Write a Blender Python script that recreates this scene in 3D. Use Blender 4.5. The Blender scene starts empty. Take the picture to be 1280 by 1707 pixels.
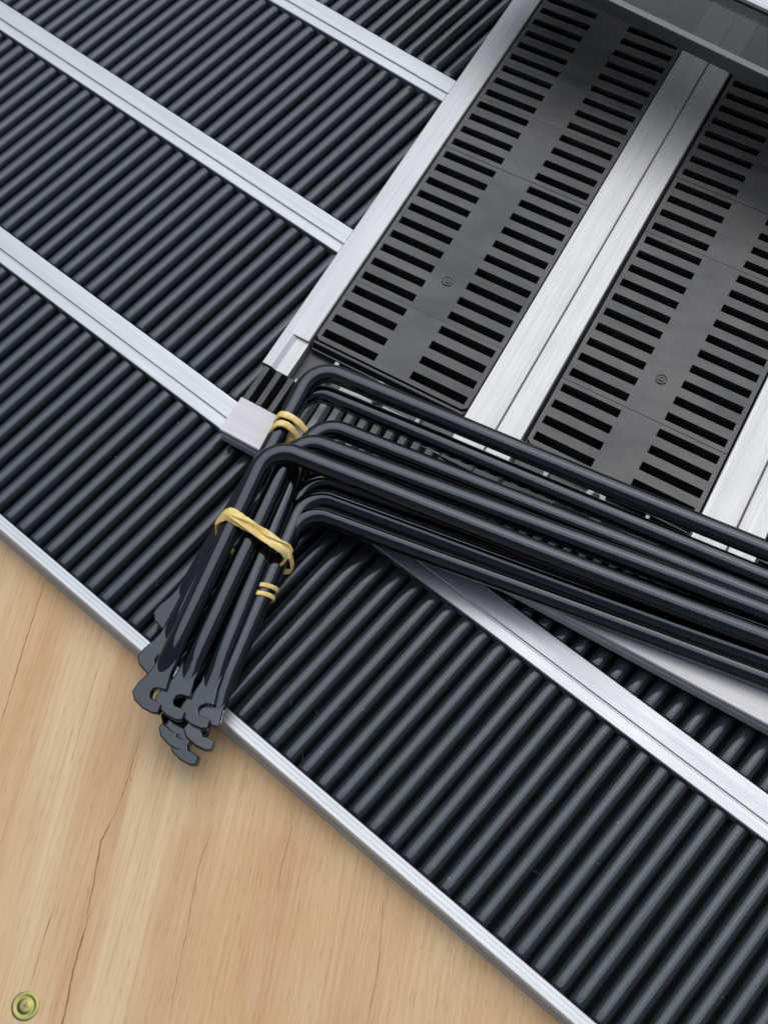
import bpy, bmesh, math, random
from mathutils import Matrix, Vector
random.seed(7)
S = 0.01                       # everything below is laid out in centimetres
sc = bpy.context.scene
col = sc.collection

# ------------------------------------------------------------------ camera
cam_d = bpy.data.cameras.new('camera')
cam = bpy.data.objects.new('camera', cam_d)
col.objects.link(cam)
RX = Vector((0.755108, 0.653619, -0.050934))
RY = Vector((0.559922, -0.683371, -0.468500))   # image down
RZ = Vector((-0.341027, 0.325249, -0.881994))   # forward
m = Matrix.Identity(4)
for i in range(3):
    m[i][0], m[i][1], m[i][2] = RX[i], -RY[i], -RZ[i]
m.translation = Vector((39.447, -8.433, 55.66)) * S
cam.matrix_world = m
cam_d.sensor_fit = 'VERTICAL'
cam_d.sensor_height = 24.0
cam_d.sensor_width = 18.0
cam_d.lens = 2164.5 / 1707.0 * 24.0
cam_d.clip_start = 0.01
cam_d.clip_end = 100.0
cam_d.dof.use_dof = True
cam_d.dof.focus_distance = 0.645
cam_d.dof.aperture_fstop = 10.0
sc.camera = cam

# ------------------------------------------------------------------ sky and sun (bright overcast)
SUN_EL, SUN_AZ = 68.0, 108.0
w = bpy.data.worlds.new('World')
sc.world = w
w.use_nodes = True
nt = w.node_tree
bg = nt.nodes['Background']
sky = nt.nodes.new('ShaderNodeTexSky')
sky.sky_type = 'NISHITA'
sky.sun_disc = False
sky.sun_elevation = math.radians(SUN_EL)
sky.sun_rotation = math.radians(90.0 - SUN_AZ)
sky.air_density = 1.0
sky.dust_density = 3.0
sky.ozone_density = 1.0
hs = nt.nodes.new('ShaderNodeHueSaturation')
hs.inputs['Saturation'].default_value = 0.7
nt.links.new(sky.outputs[0], hs.inputs['Color'])
nt.links.new(hs.outputs[0], bg.inputs['Color'])
bg.inputs['Strength'].default_value = 0.05

sun_d = bpy.data.lights.new('sun', 'SUN')
sun_d.energy = 1.4
sun_d.angle = math.radians(88)
sun_d.color = (0.92, 0.965, 1.0)
sun = bpy.data.objects.new('sun', sun_d)
col.objects.link(sun)
el, az = math.radians(SUN_EL), math.radians(SUN_AZ)
sd = Vector((math.cos(el) * math.cos(az), math.cos(el) * math.sin(az), math.sin(el)))
sun.rotation_euler = (-sd).to_track_quat('-Z', 'Y').to_euler()
sun.location = sd * 3

sc.view_settings.view_transform = 'Standard'
sc.view_settings.look = 'None'
sc.view_settings.exposure = 0.75
sc.view_settings.gamma = 1.0
sc.view_settings.use_curve_mapping = False
sc.render.engine = 'CYCLES'
sc.cycles.use_denoising = True
sc.cycles.max_bounces = 8
sc.cycles.transparent_max_bounces = 8

# ------------------------------------------------------------------ materials
class NT:
    def __init__(self, name):
        self.mat = bpy.data.materials.new(name)
        self.mat.use_nodes = True
        self.t = self.mat.node_tree
        self.b = self.t.nodes['Principled BSDF']
        self.tc = self.t.nodes.new('ShaderNodeTexCoord')
    def n(self, typ, **kw):
        nd = self.t.nodes.new(typ)
        for k, v in kw.items():
            if hasattr(nd, k): setattr(nd, k, v)
        return nd
    def l(self, a, b): self.t.links.new(a, b)
    def noise(self, scale, xyz=(1, 1, 1), detail=3, rough=0.5, dist=0.0, loc=(0, 0, 0), coord='Object'):
        mp = self.n('ShaderNodeMapping')
        mp.inputs['Scale'].default_value = xyz
        mp.inputs['Location'].default_value = loc
        self.l(self.tc.outputs[coord], mp.inputs['Vector'])
        nz = self.n('ShaderNodeTexNoise')
        nz.inputs['Scale'].default_value = scale
        nz.inputs['Detail'].default_value = detail
        nz.inputs['Roughness'].default_value = rough
        nz.inputs['Distortion'].default_value = dist
        self.l(mp.outputs[0], nz.inputs['Vector'])
        return nz.outputs['Fac']
    def ramp(self, fac, stops, interp='LINEAR'):
        r = self.n('ShaderNodeValToRGB')
        r.color_ramp.interpolation = interp
        els = r.color_ramp.elements
        while len(els) < len(stops): els.new(0.5)
        for e, (p, c) in zip(els, stops):
            e.position = p
            e.color = (c, c, c, 1) if not isinstance(c, tuple) else (*c, 1)
        self.l(fac, r.inputs[0])
        return r.outputs[0]
    def mix(self, fac, a, b, mode='MIX'):
        x = self.n('ShaderNodeMix')
        x.data_type = 'RGBA'
        x.blend_type = mode
        for sock, v in ((x.inputs[0], fac), (x.inputs[6], a), (x.inputs[7], b)):
            if hasattr(v, 'links'): self.l(v, sock)
            elif isinstance(v, tuple): sock.default_value = (*v, 1)
            else: sock.default_value = v
        return x.outputs[2]
    def math(self, op, a, b=0.0):
        x = self.n('ShaderNodeMath')
        x.operation = op
        for sock, v in ((x.inputs[0], a), (x.inputs[1], b)):
            if hasattr(v, 'links'): self.l(v, sock)
            else: sock.default_value = v
        return x.outputs[0]
    def bump(self, h, strength, dist, prev=None):
        b = self.n('ShaderNodeBump')
        b.inputs['Strength'].default_value = strength
        b.inputs['Distance'].default_value = dist
        self.l(h, b.inputs['Height'])
        if prev is not None: self.l(prev, b.inputs['Normal'])
        return b.outputs[0]
    def set(self, **kw):
        names = {'base': 'Base Color', 'rough': 'Roughness', 'metal': 'Metallic', 'normal': 'Normal',
                 'spec': 'Specular IOR Level', 'coat': 'Coat Weight', 'coatr': 'Coat Roughness', 'ior': 'IOR',
                 'trans': 'Transmission Weight', 'stint': 'Specular Tint', 'sss': 'Subsurface Weight'}
        for k, v in kw.items():
            s = self.b.inputs[names[k]]
            if hasattr(v, 'links'): self.l(v, s)
            elif isinstance(v, tuple): s.default_value = (*v, 1)
            else: s.default_value = v
        return self.mat

def brushed(name, axis, base=(0.50, 0.515, 0.53), rough=0.34, lines=1.0, metal=0.72):
    M = NT(name)
    st = {'x': (0.012, 1, 1), 'y': (1, 0.012, 1)}[axis]
    fine = M.noise(1500, st, 3, 0.6)
    mid = M.noise(420, st, 2, 0.5)
    big = M.noise(28, (1, 1, 1), 4, 0.6)
    c = M.mix(M.ramp(fine, [(0.3, 0.0), (0.7, 1.0)]), tuple(v * 0.80 for v in base), base)
    stk = M.noise(170, {'x': (0.02, 1, 1), 'y': (1, 0.02, 1)}[axis], 4, 0.65, 0.0, (3, 3, 3))
    c = M.mix(M.ramp(stk, [(0.42, 0.0), (0.66, 0.55)]), c, tuple(v * 0.70 for v in base))
    c = M.mix(M.ramp(big, [(0.35, 0.0), (0.7, 0.22)]), c, tuple(v * 0.86 for v in base))
    scr = M.noise(260, (1, 0.35, 1) if axis == 'x' else (0.35, 1, 1), 6, 0.7, 1.5)
    c = M.mix(M.ramp(scr, [(0.73, 0.0), (0.78, 0.5)]), c, tuple(v * 0.55 for v in base))
    r = M.math('ADD', M.math('MULTIPLY', big, 0.16), rough - 0.08)
    r = M.math('ADD', r, M.math('MULTIPLY', mid, 0.08))
    nb = M.bump(fine, 0.10 * lines, 0.0002)
    nb = M.bump(mid, 0.05 * lines, 0.0003, nb)
    return M.set(base=c, rough=r, metal=metal, normal=nb)

ALU_X = brushed('aluminium_brushed_lengthwise', 'x', rough=0.36)
ALU_Y = brushed('aluminium_brushed_crosswise', 'y', base=(0.46, 0.46, 0.465), rough=0.38, lines=1.3)
DULL = brushed('dark_grey_metal', 'x', base=(0.16, 0.16, 0.165), rough=0.5, lines=0.5)  # darker grey metal base for the shelf's front edge bar
ALU_BAR = brushed('aluminium_satin_bar', 'x', base=(0.58, 0.565, 0.57), rough=0.46, lines=0.6, metal=0.35)

def ribs_mat():
    M = NT('black_ribbed_plastic')
    oi = M.n('ShaderNodeObjectInfo')
    va = M.n('ShaderNodeVectorMath'); va.operation = 'ADD'
    M.l(M.tc.outputs['Object'], va.inputs[0])
    cx_ = M.n('ShaderNodeCombineXYZ')
    M.l(M.math('MULTIPLY', oi.outputs['Random'], 7.0), cx_.inputs[0]); M.l(M.math('MULTIPLY', oi.outputs['Random'], 13.0), cx_.inputs[1])
    M.l(cx_.outputs[0], va.inputs[1])
    class _T: outputs = {'Object': va.outputs[0]}
    M.tc = _T
    sm = M.noise(60, (1, 0.25, 1), 4, 0.6)
    streak = M.noise(700, (1, 0.03, 1), 3, 0.6)
    dust = M.noise(1300, (1, 1, 1), 2, 0.5)
    patch = M.noise(16, (1, 1, 1), 3, 0.6, 0.6, (3, 1, 0))
    dmask = M.math('MULTIPLY', M.ramp(dust, [(0.66, 0.0), (0.74, 1.0)]), M.ramp(patch, [(0.45, 0.05), (0.68, 0.75)]))
    base = M.mix(sm, (0.012, 0.013, 0.015), (0.022, 0.024, 0.028))
    base = M.mix(dmask, base, (0.16, 0.15, 0.14))
    scratch = M.ramp(streak, [(0.56, 0.0), (0.66, 1.0)])
    r = M.math('ADD', M.ramp(sm, [(0.3, 0.10), (0.75, 0.20)]), M.math('MULTIPLY', scratch, 0.16))
    r = M.math('ADD', r, M.math('MULTIPLY', oi.outputs['Random'], 0.07))
    r = M.math('ADD', r, M.math('MULTIPLY', dmask, 0.3))
    nb = M.bump(M.noise(70, (1, 0.5, 1), 2, 0.5), 0.25, 0.0006)
    nb = M.bump(streak, 0.14, 0.0002, nb)
    return M.set(base=base, rough=r, spec=0.66, ior=1.5, stint=(0.82, 0.90, 1.0), normal=nb)
RIB = ribs_mat()

def plate_mat():
    M = NT('black_satin_plastic')
    big = M.noise(22, (1, 1, 1), 5, 0.62, 0.4)
    sw = M.noise(45, (0.35, 1, 1), 4, 0.6, 1.2, (2, 5, 0))
    scr = M.noise(420, (1, 0.06, 1), 4, 0.65, 0.8)
    speck = M.noise(2100, (1, 1, 1), 1, 0.4)
    base = M.mix(M.ramp(sw, [(0.35, 0.0), (0.7, 1.0)]), (0.012, 0.013, 0.014), (0.050, 0.049, 0.047))
    base = M.mix(M.ramp(speck, [(0.74, 0.0), (0.80, 0.6)]), base, (0.2, 0.19, 0.18))
    r = M.math('ADD', M.ramp(big, [(0.3, 0.24), (0.72, 0.50)]), M.math('MULTIPLY', sw, 0.14))
    nb = M.bump(scr, 0.05, 0.0002)
    nb = M.bump(big, 0.12, 0.0012, nb)
    return M.set(base=base, rough=r, spec=0.62, ior=1.5, normal=nb)
PLATE = plate_mat()

def simple(name, base, rough, spec=0.5, var=0.25, bump=0.05, scale=300, metal=0.0):
    M = NT(name)
    a = M.noise(scale, (1, 1, 1), 3, 0.6)
    c = M.mix(a, tuple(v * (1 - var) for v in base), tuple(v * (1 + var) for v in base))
    r = M.math('ADD', M.math('MULTIPLY', M.noise(scale * 0.3, (1, 1, 1), 3), 0.16), rough - 0.08)
    return M.set(base=c, rough=r, spec=spec, metal=metal, normal=M.bump(a, bump, 0.0004))
DARK = simple('black_moulded_plastic', (0.014, 0.014, 0.016), 0.34, 0.6)
FIN = simple('paled_black_plastic', (0.42, 0.43, 0.43), 0.48, 0.6, 0.3, 0.1, 700)  # black plastic painted pale to offset the shade under the rods
VOID = simple('matt_black_backing', (0.003, 0.003, 0.0035), 0.85, 0.1)

def rod_mat():
    M = NT('glossy_black_enamel')
    o = M.noise(220, (1, 1, 1), 2, 0.5)
    sp = M.noise(1900, (1, 1, 1), 1, 0.4)
    mask = M.ramp(sp, [(0.77, 0.0), (0.82, 0.7)])
    base = M.mix(mask, (0.003, 0.003, 0.004), (0.10, 0.10, 0.10))
    r = M.math('ADD', M.math('MULTIPLY', o, 0.10), 0.03)
    r = M.math('ADD', r, M.math('MULTIPLY', mask, 0.25))
    return M.set(base=base, rough=r, spec=0.75, ior=1.5, stint=(0.86, 0.93, 1.0), normal=M.bump(M.noise(45, (1, 1, 1), 2, 0.5), 0.03, 0.0012, M.bump(o, 0.10, 0.0004)))
ROD = rod_mat()

def rubber_mat():
    M = NT('amber_rubber')
    a = M.noise(260, (1, 1, 1), 4, 0.6)
    c = M.mix(M.ramp(a, [(0.3, 0.0), (0.7, 1.0)]), (0.74, 0.50, 0.13), (0.90, 0.74, 0.36))
    mt = M.set(base=c, rough=0.42, spec=0.5, sss=0.4, normal=M.bump(a, 0.2, 0.0006))
    M.b.inputs['Subsurface Radius'].default_value = (0.003, 0.0015, 0.0005)
    M.b.inputs['Subsurface Scale'].default_value = 0.5
    return mt
RUBBER = rubber_mat()

def wood_mat():
    M = NT('plywood_veneer')
    broad = M.noise(7, (0.35, 1.6, 1), 3, 0.5, 0.4)
    band = M.noise(40, (0.10, 1.2, 1), 4, 0.55, 0.3, (1, 2, 0))
    fib = M.noise(1500, (0.02, 1, 1), 4, 0.7, 0.1)
    fib2 = M.noise(520, (0.025, 1, 1), 4, 0.65, 0.2, (4, 1, 0))
    pore = M.noise(1500, (0.07, 1, 1), 2, 0.5, 0.0, (9, 3, 0))
    fleck = M.noise(300, (0.5, 1.0, 1), 2, 0.5, 0.8, (5, 5, 0))
    blot = M.noise(12, (1, 1, 1), 4, 0.6, 0.8, (8, 1, 0))
    c = M.ramp(broad, [(0.30, (0.51, 0.285, 0.135)), (0.44, (0.56, 0.36, 0.18)), (0.58, (0.63, 0.47, 0.275)), (0.72, (0.57, 0.345, 0.185))])
    c = M.mix(M.ramp(band, [(0.38, 0.0), (0.66, 0.75)]), c, (0.47, 0.25, 0.115))
    c = M.mix(M.ramp(blot, [(0.5, 0.0), (0.75, 0.40)]), c, (0.64, 0.50, 0.30))
    c = M.mix(M.ramp(fib2, [(0.44, 0.0), (0.68, 0.45)]), c, (0.42, 0.22, 0.10))
    c = M.mix(M.ramp(fib, [(0.42, 0.0), (0.66, 0.36)]), c, (0.69, 0.52, 0.30))
    c = M.mix(M.ramp(pore, [(0.61, 0.0), (0.70, 0.5)]), c, (0.30, 0.165, 0.08))
    c = M.mix(M.ramp(fleck, [(0.74, 0.0), (0.80, 0.6)]), c, (0.22, 0.12, 0.07))
    nb = M.bump(fib, 0.18, 0.0006)
    nb = M.bump(pore, 0.15, 0.0005, nb)
    return M.set(base=c, rough=M.ramp(fib2, [(0.3, 0.50), (0.7, 0.66)]), spec=0.35, normal=nb)
WOOD = wood_mat()
CRACK = simple('dark_split_wood', (0.25, 0.135, 0.065), 0.8, 0.2, 0.4)
BRASS = simple('yellow_zinc_plating', (0.25, 0.235, 0.085), 0.30, 0.5, 0.2, 0.1, 500, 1.0)
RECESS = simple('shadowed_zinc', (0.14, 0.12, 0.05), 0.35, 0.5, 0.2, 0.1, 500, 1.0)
DUST = simple('pale_lint', (0.42, 0.40, 0.37), 0.8, 0.2)

def glass_mat():
    M = NT('smoked_glass')
    tr = M.n('ShaderNodeBsdfTransparent')
    tr.inputs[0].default_value = (0.42, 0.42, 0.42, 1)
    gl = M.n('ShaderNodeBsdfGlossy')
    gl.inputs['Roughness'].default_value = 0.05
    gl.inputs['Color'].default_value = (0.9, 0.9, 0.9, 1)
    fr = M.n('ShaderNodeFresnel')
    fr.inputs['IOR'].default_value = 1.25
    mx = M.n('ShaderNodeMixShader')
    M.l(fr.outputs[0], mx.inputs[0])
    M.l(tr.outputs[0], mx.inputs[1])
    M.l(gl.outputs[0], mx.inputs[2])
    M.l(mx.outputs[0], M.t.nodes['Material Output'].inputs['Surface'])
    return M.mat
GLASS = glass_mat()

# ------------------------------------------------------------------ mesh helpers (cm in, metres out)
def mesh(name, verts, faces, mat, smooth=False, angle=None):
    me = bpy.data.meshes.new(name)
    me.from_pydata([(x * S, y * S, z * S) for x, y, z in verts], [], faces)
    bm = bmesh.new(); bm.from_mesh(me)
    bmesh.ops.recalc_face_normals(bm, faces=bm.faces)
    if angle is not None:
        for e in bm.edges:
            if len(e.link_faces) == 2 and e.calc_face_angle(0) > math.radians(angle): e.smooth = False
    bm.to_mesh(me); bm.free()
    if smooth or angle is not None:
        for p in me.polygons: p.use_smooth = True
    me.materials.append(mat)
    return me

def link(name, me, parent=None, loc=(0, 0, 0), rz=0.0):
    o = bpy.data.objects.new(name, me)
    col.objects.link(o)
    o.location = (loc[0] * S, loc[1] * S, loc[2] * S)
    o.rotation_euler = (0, 0, rz)
    if parent: o.parent = parent
    return o

def thing(name, label, cat, loc=(0, 0, 0), rz=0.0, group=None):
    o = link(name, None, None, loc, rz)
    return tag(o, label, cat, group)

def tag(o, label, cat, group=None):
    o['label'] = label; o['category'] = cat
    if group: o['group'] = group
    return o

def bevel(o, wd, seg=2, ang=35):
    b = o.modifiers.new('bevel', 'BEVEL')
    b.width = wd * S; b.segments = seg
    b.limit_method = 'ANGLE'; b.angle_limit = math.radians(ang)
    b.harden_normals = False
    return o

def prism(name, prof, x0, x1, mat, axis='x', fn=None, seg=1, smooth_ang=None):
    """closed profile [(across, z)] swept from x0 to x1"""
    v, f = [], []
    n = len(prof)
    for i in range(seg + 1):
        x = x0 + (x1 - x0) * i / seg
        for (a, z) in prof:
            p = (x, a, z) if axis == 'x' else (a, x, z)
            v.append(fn(*p) if fn else p)
    for i in range(seg):
        for k in range(n):
            a, b = i * n + k, i * n + (k + 1) % n
            f.append((a, b, b + n, a + n))
    f.append(tuple(range(n))); f.append(tuple(range(seg * n, seg * n + n)))
    return mesh(name, v, f, mat, angle=smooth_ang)

def boxm(name, x0, x1, y0, y1, z0, z1, mat, fn=None):
    v = [(x, y, z) for z in (z0, z1) for y in (y0, y1) for x in (x0, x1)]
    if fn: v = [fn(*p) for p in v]
    f = [(0, 1, 3, 2), (4, 6, 7, 5), (0, 4, 5, 1), (2, 3, 7, 6), (0, 2, 6, 4), (1, 5, 7, 3)]
    return mesh(name, v, f, mat)

# ------------------------------------------------------------------ plywood base
ZW = -1.3
GR = math.radians(-59.0)
ply = link('plywood_board', boxm('plywood_board', -75, 75, -75, 75, -1.8, 0, WOOD), None, (14, 14, ZW), GR)
ply['kind'] = 'structure'

def crack(pts, wmax, seed):
    rnd = random.Random(seed)
    P = [Vector((x, y)) for x, y in pts]
    dense = []
    for a, b in zip(P, P[1:]):
        k = max(2, int((b - a).length / 0.25))
        dense += [a.lerp(b, i / k) for i in range(k)]
    dense.append(P[-1])
    n = len(dense)
    inv = Matrix.Rotation(-GR, 2)
    v = []
    for i, p in enumerate(dense):
        t = i / (n - 1)
        d = (dense[min(i + 1, n - 1)] - dense[max(i - 1, 0)]).normalized()
        nr = Vector((-d.y, d.x))
        ww = 0.62 * wmax * (0.2 + 0.8 * rnd.random()) * min(1, 6 * t, 6 * (1 - t)) * 0.5 + 0.003
        j = nr * rnd.uniform(-0.02, 0.02)
        for s in (-1, 1):
            q = inv @ (p + j + nr * ww * s - Vector((14, 14)))
            v.append((q.x, q.y, 0.012))
    f = [(2 * i, 2 * i + 1, 2 * i + 3, 2 * i + 2) for i in range(n - 1)]
    link('crack', mesh('crack', v, f, CRACK), ply)
crack([(16.36, -3.31), (17.5, -5.3), (18.30, -6.9)], 0.06, 1)
crack([(18.15, -6.7), (18.55, -7.9), (19.6, -9.3), (20.47, -10.55)], 0.11, 2)
crack([(20.3, -10.1), (21.5, -12.2), (22.83, -14.12), (24, -16)], 0.13, 3)
crack([(7.08, -0.92), (8.9, -3.93), (11.08, -7.36)], 0.07, 4)
crack([(21.8, -3.99), (22.72, -5.98), (24.29, -8.29), (26.14, -11.13)], 0.045, 5)
crack([(21.08, -1.02), (21.91, -2.48)], 0.05, 6)
crack([(29.76, -1.68), (31.5, -4.07), (32.5, -5.9)], 0.04, 7)
crack([(19.0, -11.0), (19.63, -12.25), (20.69, -14.0)], 0.06, 8)
crack([(12.2, -1.9), (13.6, -4.3), (14.8, -6.2)], 0.03, 9)
crack([(24.6, -1.9), (25.5, -3.6), (26.2, -4.6)], 0.035, 10)

# screw head in the plywood
def lathe(name, prof, mat, seg=28):
    v, f = [], []
    n = len(prof)
    for i in range(seg):
        a = 2 * math.pi * i / seg
        for r, z in prof: v.append((r * math.cos(a), r * math.sin(a), z))
    for i in range(seg):
        j = (i + 1) % seg
        for k in range(n - 1):
            f.append((i * n + k, j * n + k, j * n + k + 1, i * n + k + 1))
    return mesh(name, v, f, mat, angle=50)
scr = thing('screw', 'yellow zinc screw head sunk in the plywood near a crack', 'screw', (21.14, -14.7, ZW))
link('screw_head', lathe('screw_head', [(0.60, -0.02), (0.59, 0.03), (0.54, 0.055), (0.46, 0.05), (0.40, 0.03), (0.34, 0.025), (0.30, 0.05), (0.22, 0.075), (0.12, 0.08), (0.02, 0.08)], BRASS), scr)
def star(r1, r2, n, z0, z1, mat, rot=0.3):
    v = []
    for z in (z0, z1):
        for i in range(2 * n):
            r = r1 if i % 2 == 0 else r2
            a = math.pi * i / n + rot
            v.append((r * math.cos(a), r * math.sin(a), z))
    k = 2 * n
    f = [tuple(range(k)), tuple(range(k, 2 * k))] + [(i, (i + 1) % k, (i + 1) % k + k, i + k) for i in range(k)]
    return mesh('cross_recess', v, f, mat)
link('cross_recess', star(0.22, 0.045, 4, 0.02, 0.087, RECESS), scr)

# ------------------------------------------------------------------ ribbed mat with aluminium rails
D, W = 10.44, 1.71
mat_t = thing('ribbed_mat', 'large black ribbed mat with parallel silver aluminium rails lying on the plywood', 'mat', (0, 0, 0))
link('backing', boxm('backing', -34, 62, -0.45, 64, -1.28, -0.62, VOID), mat_t)

def rail_profile(v0):
    p = [(0.0, -0.95), (0.0, -0.06), (0.04, -0.02), (0.55, -0.02), (0.585, -0.035), (0.60, -0.085), (0.66, -0.085), (0.675, -0.02)]
    y = 0.71
    while y < 1.60:                                  # fine extrusion lines
        p += [(y, 0.0), (y + 0.10, 0.0), (y + 0.115, -0.003), (y + 0.13, -0.003)]
        y += 0.145
    p += [(1.67, 0.0), (1.71, -0.04), (1.71, -0.95)]
    return [(v0 + a, z) for a, z in p]
edges = [(0.0, D)]
for k in range(1, 5):
    lo = k * D + (k - 1) * W
    link('rail', prism('rail', rail_profile(lo), -36, 62, ALU_X, seg=40), mat_t)
    edges.append((lo + W, lo + W + D))
# outer edge rail: narrow top, stepped side
ep = [(0.0, -0.9), (0.0, -0.03), (-0.03, 0.0), (-0.16, 0.0), (-0.175, -0.006), (-0.20, -0.006), (-0.215, 0.0), (-0.36, 0.0),
      (-0.375, -0.006), (-0.41, -0.006), (-0.425, 0.0), (-0.56, 0.0), (-0.63, -0.03), (-0.66, -0.10), (-0.66, -0.42), (-0.62, -0.46),
      (-0.62, -0.60), (-0.66, -0.64), (-0.66, -1.05), (-0.74, -1.12), (-0.76, -1.295), (-0.4, -1.295)]
link('rail', prism('edge_rail', ep, -36, 62, ALU_X, seg=40), mat_t)

def rib_mesh(length):
    r, zc = 0.415, -0.50
    arc = [math.radians(a) for a in range(-20, 201, 10)]
    ends = [(0.0, 0.80), (0.04, 0.93), (0.12, 1.0), (0.5, 1.0)]
    xs = ends + [(length * 0.33, 1), (length * 0.66, 1)] + [(length - a, s) for a, s in reversed(ends)]
    v, f = [], []
    n = len(arc)
    for (y, s) in xs:
        for a in arc:
            c, sn = math.cos(a), math.sin(a)
            q = math.copysign(abs(c) ** 0.92, c)
            v.append((r * q * (0.6 + 0.4 * s), y, zc + r * sn * s))
    for i in range(len(xs) - 1):
        for k in range(n - 1):
            f.append((i * n + k, i * n + k + 1, (i + 1) * n + k + 1, (i + 1) * n + k))
    f.append(tuple(range(n))); f.append(tuple(range((len(xs) - 1) * n, len(xs) * n)))
    return mesh('rib', v, f, RIB, angle=60)
rib_me = rib_mesh(D - 0.12)
secs = [(0, -11, 49, -0.42), (1, -26, 52, -0.60), (2, -27, 13, -0.50), (3, -16, 10, -0.5)]
for s, u0, u1, off in secs:
    lo, hi = edges[s]
    for u in range(u0, u1 + 1):
        o = link('rib', rib_me, mat_t, (u + off + random.uniform(-0.025, 0.025), lo + 0.06 + random.uniform(-0.03, 0.03), random.uniform(-0.025, 0.01)))
        o.rotation_euler.z = random.uniform(-0.0025, 0.0025)

# ------------------------------------------------------------------ slotted grate panel lying across the mat
OX, OY = 9.099, 9.944
PSI = math.radians(12.4)                 # local y runs along the grate's rails
SK = math.radians(3.4)
CB, SB = math.cos(SK), math.sin(SK)
def bl(b, a, z): return (b * CB, a - b * SB, z)
gr = thing('slotted_grate', 'slotted black plastic grate with wide silver rails lying askew over the ribbed mat', 'grate', (OX, OY, 0), PSI)
HB = 1.3
AEND = 58.0
def grate_rail(b0, b1, a0=4.45, name='rail'):
    n = 14
    prof = [(b0, 0.10), (b0, HB - 0.05), (b0 + 0.05, HB), (b1 - 0.05, HB), (b1, HB - 0.05), (b1, 0.10)]
    return link(name, prism(name, prof, a0, AEND, ALU_Y, axis='y', fn=bl, seg=30), gr)
# the first rail has its inner half stepped down near the cut end
nl = 0.62
link('rail', prism('rail', [(-0.2, 0.10), (-0.2, HB - 0.05), (-0.15, HB), (1.30, HB), (1.35, HB - 0.05), (1.35, 0.10)], 6.66, AEND, ALU_Y, axis='y', fn=bl, seg=30), gr)
link('rail_end', prism('rail_end', [(-0.2, 0.10), (-0.2, HB - 0.05), (-0.15, HB - 0.001), (0.36, HB - 0.001), (nl, HB - 0.16), (1.33, HB - 0.18), (1.34, 0.10)], 4.42, 6.655, ALU_Y, axis='y', fn=bl), gr)
for b0, b1 in ((10.45, 12.185), (12.215, 13.55), (22.78, 24.52), (24.555, 25.92), (35.15, 36.9)):
    grate_rail(b0, b1, 4.2)
link('frame_base', boxm('frame_base', -0.15, 37.0, 2.0, AEND - 0.1, 0.02, 0.08, VOID, bl), gr)

PITCH, SLOT = 1.041, 0.47
ZP = HB - 0.10
def plate_seg(bo, a_lo, nslots, rounded):
    """slotted plate piece starting at a_lo; two columns of slots either side of a plain strip"""
    bs = [0.0, 0.25, 3.42, 5.50, 8.67, 8.94]
    av = [a_lo]
    a = a_lo + 0.30
    spans = []
    for i in range(nslots):
        spans.append((a, a + SLOT)); av += [a, a + SLOT]; a += PITCH
    a_hi = a_lo + nslots * PITCH
    av.append(a_hi)
    v, f, idx = [], [], {}
    z0, z1 = ZP - 0.28, ZP
    def vid(i, j, t):
        k = (i, j, t)
        if k not in idx:
            idx[k] = len(v)
            b, aa = bs[i], av[j]
            if rounded and j == 0 and i in (0, 5): aa += 0.20
            v.append(bl(bo + b, aa, (z0, z1)[t]))
        return idx[k]
    nb, na = len(bs) - 1, len(av) - 1
    def solid(i, j):
        if not (0 <= i < nb and 0 <= j < na): return False
        return not (i in (1, 3) and j % 2 == 1)
    for i in range(nb):
        for j in range(na):
            if not solid(i, j): continue
            f.append((vid(i, j, 1), vid(i + 1, j, 1), vid(i + 1, j + 1, 1), vid(i, j + 1, 1)))
            f.append((vid(i, j, 0), vid(i, j + 1, 0), vid(i + 1, j + 1, 0), vid(i + 1, j, 0)))
            for (di, dj, p, q) in ((-1, 0, (i, j), (i, j + 1)), (1, 0, (i + 1, j), (i + 1, j + 1)), (0, -1, (i, j), (i + 1, j)), (0, 1, (i, j + 1), (i + 1, j + 1))):
                if not solid(i + di, j + dj):
                    f.append((vid(*p, 0), vid(*q, 0), vid(*q, 1), vid(*p, 1)))
    o = link('slotted_plate', mesh('slotted_plate', v, f, PLATE), gr)
    return bevel(o, 0.022, 2), a_hi
SEGS = [4, 10, 4, 3, 14, 14]
for bo in (1.44, 13.74, 26.05):
    a = 7.05
    for si, n in enumerate(SEGS):
        o, a2 = plate_seg(bo, a + (0.0 if si == 0 else 0.008), n, si == 0)
        o.location.z += random.uniform(-0.02, 0.02) * S
        a = a2
    # rivet in the plain strip
    rv = lathe('rivet', [(0.30, -0.02), (0.29, 0.035), (0.24, 0.045), (0.215, -0.0), (0.14, -0.01), (0.125, 0.04), (0.07, 0.045), (0.055, 0.0), (0.003, 0.0)], PLATE, 24)
    link('rivet', rv, gr, (*bl(bo + 4.45, 13.55, 0)[:2], ZP + 0.02))

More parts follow.
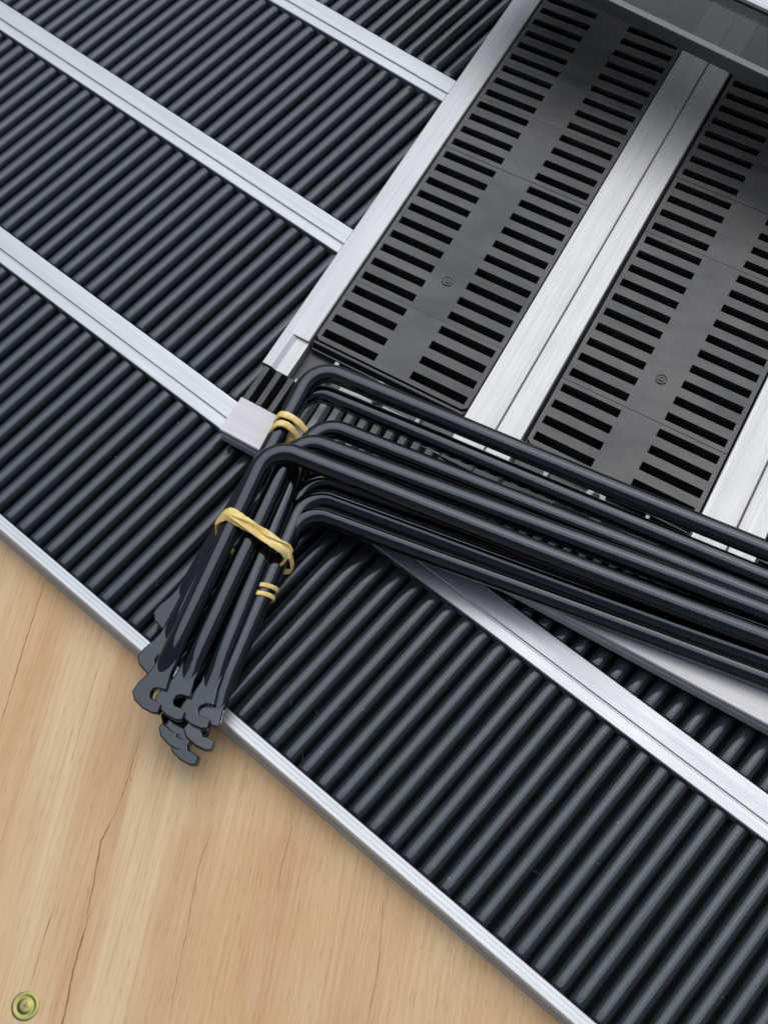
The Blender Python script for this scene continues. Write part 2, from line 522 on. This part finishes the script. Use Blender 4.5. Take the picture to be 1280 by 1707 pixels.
# moulded tray, ledge, boss and fin comb in front of the plates
for bo, b1 in ((1.40, 10.40), (13.60, 22.73), (25.97, 35.1)):
    link('tray_floor', boxm('tray_floor', bo, b1, 4.6, 7.6, 0.10, 0.62, DARK, bl), gr)
    bevel(link('tray_lip', boxm('tray_lip', bo + 0.06, b1 - 0.06, 6.80, 6.98, 0.62, HB - 0.12, DARK, bl), gr), 0.05)
    bevel(link('tray_lip', boxm('tray_lip', bo + 0.10, b1 - 0.10, 6.52, 6.62, 0.62, HB - 0.32, DARK, bl), gr), 0.03)
    bevel(link('ledge', boxm('ledge', bo + 2.7, bo + 4.55, 4.95, 5.28, 0.62, HB - 0.10, FIN, bl), gr), 0.04)
    bevel(link('ledge', boxm('ledge', bo + 5.15, bo + 8.9, 5.00, 5.30, 0.62, HB - 0.10, FIN, bl), gr), 0.04)
    bevel(link('web', boxm('web', bo + 1.62, bo + 1.86, 5.32, 6.50, 0.62, HB - 0.35, FIN, bl), gr), 0.03)
    bevel(link('web', boxm('web', bo + 6.9, bo + 7.1, 5.32, 6.50, 0.62, HB - 0.35, FIN, bl), gr), 0.03)
    boss = lathe('boss_ring', [(0.50, 0.0), (0.50, 0.50), (0.46, 0.54), (0.24, 0.54), (0.20, 0.48), (0.20, 0.0)], FIN, 26)
    link('boss_ring', boss, gr, (*bl(bo + 4.40, 6.02, 0)[:2], 0.62))
link('comb_floor', boxm('comb_floor', -0.10, 36.9, 2.16, 4.58, 0.10, 0.40, VOID, bl), gr)
fin_me = None
b = 0.0
while b < 36:
    me = boxm('fin', b + 0.0, b + 0.34, 2.18, 4.36 if b < 10 or (13.6 < b < 22.6) else 4.15, 0.40, HB - 0.09, PLATE if b < 2.5 else FIN, bl)  # left fins stay black, the rest take the paler colour painted as lit
    bevel(link('fin', me, gr), 0.03)
    b += 0.742
for bo, b1 in ((1.75, 10.3), (13.7, 22.7)):
    link('comb_spine', boxm('comb_spine', bo, b1, 4.38, 4.58, 0.40, HB - 0.3, FIN, bl), gr)
# front aluminium bar with a shallow groove along its face
fb = [(2.14, 0.12), (2.14, HB + 0.0), (2.10, HB + 0.04), (0.05, HB + 0.04), (0.0, HB - 0.01), (0.0, HB - 0.34), (0.045, HB - 0.37), (0.045, HB - 0.43), (0.0, HB - 0.46), (0.0, 0.30), (0.06, 0.12)]
link('front_bar', prism('front_bar', [(a, z) for a, z in fb], 0.0, 42, ALU_BAR, axis='x', fn=lambda x, y, z: bl(x, y - 0.010 * x, z), seg=30), gr)

# ------------------------------------------------------------------ smoked glass shelf above the far end of the grate
sh = thing('glass_shelf', 'smoked glass shelf with dull grey edge bar above the far end of the grate', 'shelf', (7.83, 40.36, 6.0), math.radians(2.2))
bevel(link('edge_bar', boxm('edge_bar', -9, 42, 0.0, 0.42, 0.0, 0.90, DULL), sh), 0.05)
link('glass_pane', boxm('glass_pane', -8.9, 41.9, 0.43, 4.1, 0.40, 0.74, GLASS), sh)
bevel(link('edge_bar', boxm('edge_bar', -9, 42, 4.11, 5.6, 0.0, 0.95, ALU_BAR), sh), 0.06)
link('added_dimming_pane', boxm('added_dimming_pane', -8.9, 41.9, 5.61, 30, 0.40, 0.74, GLASS), sh)  # unseen pane added behind the shelf to dim reflections on the grate
for x in (-8.2, 41.0):
    bevel(link('leg', boxm('leg', x, x + 0.9, 28.6, 29.5, -7.3, 0.19, ALU_BAR), sh), 0.05)

# ------------------------------------------------------------------ bent rods
RR = 0.47
HOOK = [(-0.6, 0.42), (0.6, 0.44), (1.35, 0.58), (1.42, 0.14), (1.55, -0.02), (1.74, -0.05), (1.92, 0.06), (1.92, 0.34), (1.98, 0.64), (2.40, 0.68), (2.50, 0.42),
        (2.46, -0.10), (2.26, -0.62), (1.95, -0.88), (1.5, -0.80), (1.0, -0.58), (0.5, -0.45), (-0.6, -0.42)]
def build_rod(label, corner, far, end, hook_roll=0.0):
    c, a, e = Vector(corner), Vector(far), Vector(end)
    d1 = (a - c).normalized(); d2 = (e - c).normalized()
    a = a + d1 * 9.0
    t = thing('bent_rod', label, 'rod', corner, 0, 'bundle of bent black rods')
    br = 1.30
    ang = d1.angle(d2)
    tl = br / math.tan(ang / 2)
    p1, p2 = c + d1 * tl, c + d2 * tl
    cen = c + (d1 + d2).normalized() * (br / math.sin(ang / 2))
    side1 = d1.cross(Vector((0, 0, 1))).normalized()
    bow = random.uniform(-0.10, 0.10)
    path = []
    for i in range(13):
        q = i / 12
        path.append((a.lerp(p1, q) + side1 * (bow * math.sin(math.pi * q) ** 2), 1, 1))
    v1, v2 = (p1 - cen), (p2 - cen)
    tot = v1.angle(v2)
    ax = v1.cross(v2).normalized()
    for i in range(1, 12):
        path.append((cen + Matrix.Rotation(tot * i / 12, 3, ax) @ v1, 1, 1))
    path.append((p2, 1, 1))
    L = (e - p2).length
    path.append((p2 + d2 * L * 0.5, 1, 1))
    path.append((e - d2 * 1.5, 1, 1))
    path.append((e - d2 * 0.9, 1.0, 0.95))
    path.append((e - d2 * 0.3, 1.02, 0.74))
    path.append((e + d2 * 0.25, 1.04, 0.50))
    path.append((e + d2 * 0.7, 0.9, 0.36))
    nrm = d1.cross(d2).normalized()
    if nrm.z < 0: nrm = -nrm
    K = 24
    v, f = [], []
    for i, (p, sw, st) in enumerate(path):
        q0 = path[max(i - 1, 0)][0]; q1 = path[min(i + 1, len(path) - 1)][0]
        tg = (q1 - q0).normalized()
        sd_ = tg.cross(nrm).normalized()
        for k in range(K):
            th = 2 * math.pi * k / K
            w_ = p + sd_ * (RR * sw * math.cos(th)) + nrm * (RR * st * math.sin(th)) - c
            v.append(tuple(w_))
    for i in range(len(path) - 1):
        for k in range(K):
            f.append((i * K + k, i * K + (k + 1) % K, (i + 1) * K + (k + 1) % K, (i + 1) * K + k))
    f.append(tuple(range(K))); f.append(tuple(range((len(path) - 1) * K, len(path) * K)))
    link('shaft', mesh('shaft', v, f, ROD, smooth=True, angle=60), t)
    side = d2.cross(nrm).normalized()
    if side.x < 0: side = -side
    nr = Matrix.Rotation(hook_roll, 3, d2) @ nrm
    side = Matrix.Rotation(hook_roll, 3, d2) @ side
    v, n = [], len(HOOK)
    for zz in (-0.25, 0.22):
        for s, q in HOOK:
            v.append(tuple(e - c + d2 * s + side * q + nr * (zz - 0.05)))
    f = [tuple(range(n)), tuple(range(n, 2 * n))] + [(i, (i + 1) % n, (i + 1) % n + n, i + n) for i in range(n)]
    bevel(link('hook_plate', mesh('hook_plate', v, f, ROD), t), 0.07, 3, 30)
    return t

build_rod('topmost black bent rod lying highest, its bend above the frayed yellow band', (13.12, 9.86, 4.15), (35.92, 16.75, 3.15), (16.17, -0.34, 2.1), 0.07)
build_rod('black bent rod directly behind the topmost rod of the bundle', (13.49, 11.29, 3.45), (35.33, 17.64, 3.2), (17.07, 0.12, 1.8), -0.06)
build_rod('third black bent rod behind the topmost one, its bend beside the comb of fins', (13.22, 12.79, 2.7), (34.91, 18.5, 2.65), (18.04, 0.52, 1.5), 0.04)
build_rod('farthest black bent rod, tied with the double yellow band near the slotted plate', (11.21, 14.93, 3.1), (33.59, 20.42, 2.9), (14.79, 1.1, 1.0), -0.04)
build_rod('black bent rod tucked just under the farthest rod', (11.26, 14.16, 2.2), (34.31, 19.43, 2.6), (13.75, 3.12, 0.8), 0.06)
build_rod('lower black bent rod emerging under the topmost one, hook farthest over the plywood', (15.13, 9.94, 1.95), (36.38, 16.40, 2.2), (18.75, 0.01, 1.1), -0.1)
build_rod('nearest black bent rod at the lower edge of the bundle, above the front bar', (15.57, 9.19, 1.87), (36.92, 15.69, 1.87), (18.58, -0.77, 0.5), 0.08)
build_rod('black bent rod buried in the middle of the bundle, seen between others at right', (13.73, 11.76, 1.87), (34.58, 19.29, 1.87), (17.38, -0.13, 0.55), -0.08)

build_rod('black bent rod in deep shade between the topmost rod and the lower rod', (14.6, 10.75, 1.87), (35.9, 17.55, 1.87), (17.75, -0.6, 0.5), 0.0)

# ------------------------------------------------------------------ rubber bands
def catmull(P, n=8, closed=True):
    P = [Vector(p) for p in P]
    out = []
    N = len(P)
    for i in range(N if closed else N - 1):
        p0, p1, p2, p3 = (P[(i + k) % N] if closed else P[min(max(i + k, 0), N - 1)] for k in (-1, 0, 1, 2))
        for k in range(n):
            t = k / n
            out.append(0.5 * ((2 * p1) + (p2 - p0) * t + (2 * p0 - 5 * p1 + 4 * p2 - p3) * t * t + (3 * p1 - p0 - 3 * p2 + p3) * t ** 3))
    if not closed: out.append(P[-1])
    return out
def ribbon(pts, width, thick, center, closed=True, twist=0.0, axis=None, wfun=None, seed=0):
    """flat band of rectangular section; its width lies along 'axis' (the rod's direction)"""
    rnd = random.Random(seed)
    n = len(pts)
    v, f = [], []
    K = 8
    for i, p in enumerate(pts):
        q0 = pts[(i - 1) % n] if closed else pts[max(i - 1, 0)]
        q1 = pts[(i + 1) % n] if closed else pts[min(i + 1, n - 1)]
        tg = (q1 - q0).normalized()
        wd = (axis - tg * axis.dot(tg)).normalized()
        th = tg.cross(wd)
        if twist:
            rot = Matrix.Rotation(twist * i / n, 3, tg)
            wd, th = rot @ wd, rot @ th
        ww = width * (wfun(i / n) if wfun else 1.0) * (1 + rnd.uniform(-0.06, 0.06))
        for k in range(K):
            a = 2 * math.pi * (k + 0.5) / K
            ca, sa = math.cos(a), math.sin(a)
            ca = math.copysign(abs(ca) ** 0.45, ca); sa = math.copysign(abs(sa) ** 0.6, sa)
            w_ = p + wd * (ww * 0.5 * ca) + th * (thick * 0.5 * sa) - center
            v.append(tuple(w_))
    for i in range(n if closed else n - 1):
        j = (i + 1) % n
        for k in range(K):
            f.append((i * K + k, i * K + (k + 1) % K, j * K + (k + 1) % K, j * K + k))
    if not closed:
        f.append(tuple(range(K))); f.append(tuple(range((n - 1) * K, n * K)))
    return mesh('strand', v, f, RUBBER, angle=70)
AX = Vector((0.25, -0.96, -0.13)).normalized()
c1 = Vector((12.3, 11.4, 1.6))
t = thing('rubber_band', 'yellow rubber band looped double around the farthest rod beside the grate corner', 'rubber band', tuple(c1), 0, 'rubber bands on the rods')
link('strand', ribbon(catmull([(12.12, 10.0, 1.9), (11.89, 10.74, 2.5), (12.03, 11.16, 3.1), (12.31, 11.4, 3.3), (12.73, 11.55, 3.1), (13.16, 11.57, 2.2), (13.2, 11.3, 1.55), (12.6, 10.6, 1.45)]), 0.34, 0.17, c1, True, 0, AX, None, 1), t)
link('strand', ribbon(catmull([(11.74, 11.46, 2.6), (11.79, 11.75, 3.1), (12.21, 11.92, 3.25), (12.67, 12.06, 3.0), (13.1, 12.11, 2.5), (13.42, 12.18, 1.8), (12.9, 11.9, 1.5), (12.0, 11.4, 1.6)]), 0.34, 0.17, c1, True, 0, AX, None, 2), t)
c2 = Vector((15.3, 6.4, 2.0))
t = thing('rubber_band', 'frayed twisted yellow rubber band wound across the short sides of the rods', 'rubber band', tuple(c2), 0, 'rubber bands on the rods')
main = [(13.73, 5.41, 2.7), (13.64, 5.75, 3.4), (14.01, 6.08, 3.92), (14.71, 6.21, 3.88), (15.48, 6.43, 3.5), (16.17, 6.64, 3.2), (16.76, 6.8, 2.9), (17.03, 6.75, 2.5)]
def off(P, dv, dz=0.0, k=1.0): return [(x + dv.x * k, y + dv.y * k, z + dv.z * k + dz) for x, y, z in P]
fat = lambda s: 0.55 + 0.9 * max(0, math.sin(math.pi * min(1, s * 1.25))) - 0.35 * s
under = [(17.1, 6.5, 1.3), (16.0, 6.0, 1.0), (14.6, 5.6, 1.2), (13.75, 5.3, 1.9)]
link('strand', ribbon(catmull(main + under), 0.54, 0.09, c2, True, 0.0, AX, lambda s: 0.5 + 0.75 * math.exp(-((s - 0.22) / 0.14) ** 2), 3), t)
link('strand', ribbon(catmull(off(main, AX, 0.10, 0.22)[1:], 8, False), 0.36, 0.10, c2, False, 4.4, AX, None, 4), t)
link('strand', ribbon(catmull(off(main, AX, 0.06, -0.10)[2:], 8, False), 0.30, 0.11, c2, False, -6.5, AX, None, 5), t)
link('strand', ribbon(catmull([(16.3, 6.5, 3.12), (16.7, 6.62, 2.95), (16.98, 6.6, 2.65), (16.95, 6.42, 2.3), (16.83, 6.25, 2.0)], 6, False), 0.26, 0.10, c2, False, 2.0, AX, lambda s: 1 - 0.6 * s, 6), t)
# third band: two turns around the lowest visible short side
c3 = Vector((17.05, 5.0, 1.5))
t = thing('rubber_band', 'small pale yellow rubber band around the lowest short rod side', 'rubber band', tuple(c3), 0, 'rubber bands on the rods')
ax3 = Vector((0.34, -0.935, -0.08)).normalized()
sx = ax3.cross(Vector((0, 0, 1))).normalized(); up3 = sx.cross(ax3).normalized()
for k, dd in enumerate((0.0, 0.42)):
    cc = Vector((16.95, 4.95, 1.52)) + ax3 * (dd - 0.1)
    pts = [cc + sx * (0.55 * math.cos(a)) + up3 * (0.53 * math.sin(a)) + ax3 * 0.10 * math.cos(a) for a in [2 * math.pi * i / 28 for i in range(28)]]
    link('strand', ribbon(pts, 0.22, 0.10, c3, True, 0, ax3, None, 7 + k), t)

# ------------------------------------------------------------------ lint and dust flecks
def flecks(name, spots, label):
    v, f = [], []
    rnd = random.Random(11)
    for (x, y, z, r) in spots:
        k = rnd.choice((4, 5, 6)); b0 = len(v); st = rnd.uniform(1, 2.4); a0 = rnd.uniform(0, 6.28)
        for i in range(k):
            a = 2 * math.pi * i / k
            dx, dy = r * st * math.cos(a) * rnd.uniform(.7, 1.2), r * math.sin(a) * rnd.uniform(.7, 1.2)
            v.append((x + dx * math.cos(a0) - dy * math.sin(a0), y + dx * math.sin(a0) + dy * math.cos(a0), z))
        v.append((x, y, z + r * 0.8))
        for i in range(k): f.append((b0 + i, b0 + (i + 1) % k, b0 + k))
        f.append(tuple(range(b0 + k - 1, b0 - 1, -1)))
    o = link(name, mesh(name, v, f, DUST))
    o['kind'] = 'stuff'; o['label'] = label; o['category'] = 'dust'
rnd = random.Random(5)
sp = []
for i in range(150):
    s, u0, u1, offu = rnd.choice(secs[:2] + secs[:1] * 2)
    lo, hi = edges[s]
    u = rnd.randint(u0, u1) + offu
    a = rnd.uniform(-0.3, 0.3)
    sp.append((u + a, rnd.uniform(lo + .3, hi - .3), -0.50 + math.sqrt(0.415 ** 2 - a * a) + 0.012, rnd.choice((0.008, 0.010, 0.013, 0.016, 0.026))))
flecks('dust_flecks', sp, 'pale dust flecks scattered over the black ribs')
hv, hf = [], []
def hair(x, y, z, ln, r, curl):
    a = rnd.uniform(0, 6.28)
    p = Vector((x, y, z))
    b0 = len(hv)
    n = 7
    for i in range(n):
        w_ = r * (1 - 0.6 * i / n)
        sx_ = Vector((-math.sin(a), math.cos(a), 0)) * w_
        hv.extend([tuple(p - sx_), tuple(p + sx_), tuple(p + Vector((0, 0, w_ * 1.5)))])
        p = p + Vector((math.cos(a), math.sin(a), rnd.uniform(-0.15, 0.15))) * (ln / n)
        a += curl * rnd.uniform(0.3, 1.6)
    for i in range(n - 1):
        for k in range(3):
            q = b0 + i * 3
            hf.append((q + k, q + (k + 1) % 3, q + 3 + (k + 1) % 3, q + 3 + k))
for cx, cy, n, sd_ in ((20.8, 1.6, 4, 0.6), (22.2, 2.6, 3, 0.6), (12.6, 2.0, 5, 0.8), (33, 4.5, 4, 3.0), (28, 6, 4, 4)):
    for i in range(n):
        hair(rnd.gauss(cx, sd_), min(max(rnd.gauss(cy, sd_), 0.4), 10), rnd.uniform(-0.25, -0.04), rnd.uniform(0.25, 0.8), rnd.uniform(0.002, 0.0035), rnd.choice((-0.4, 0.4, 0.15)))
o = link('lint_hairs', mesh('lint_hairs', hv, hf, DUST))
o['kind'] = 'stuff'; o['label'] = 'fine pale lint hairs caught between the black ribs'; o['category'] = 'lint'
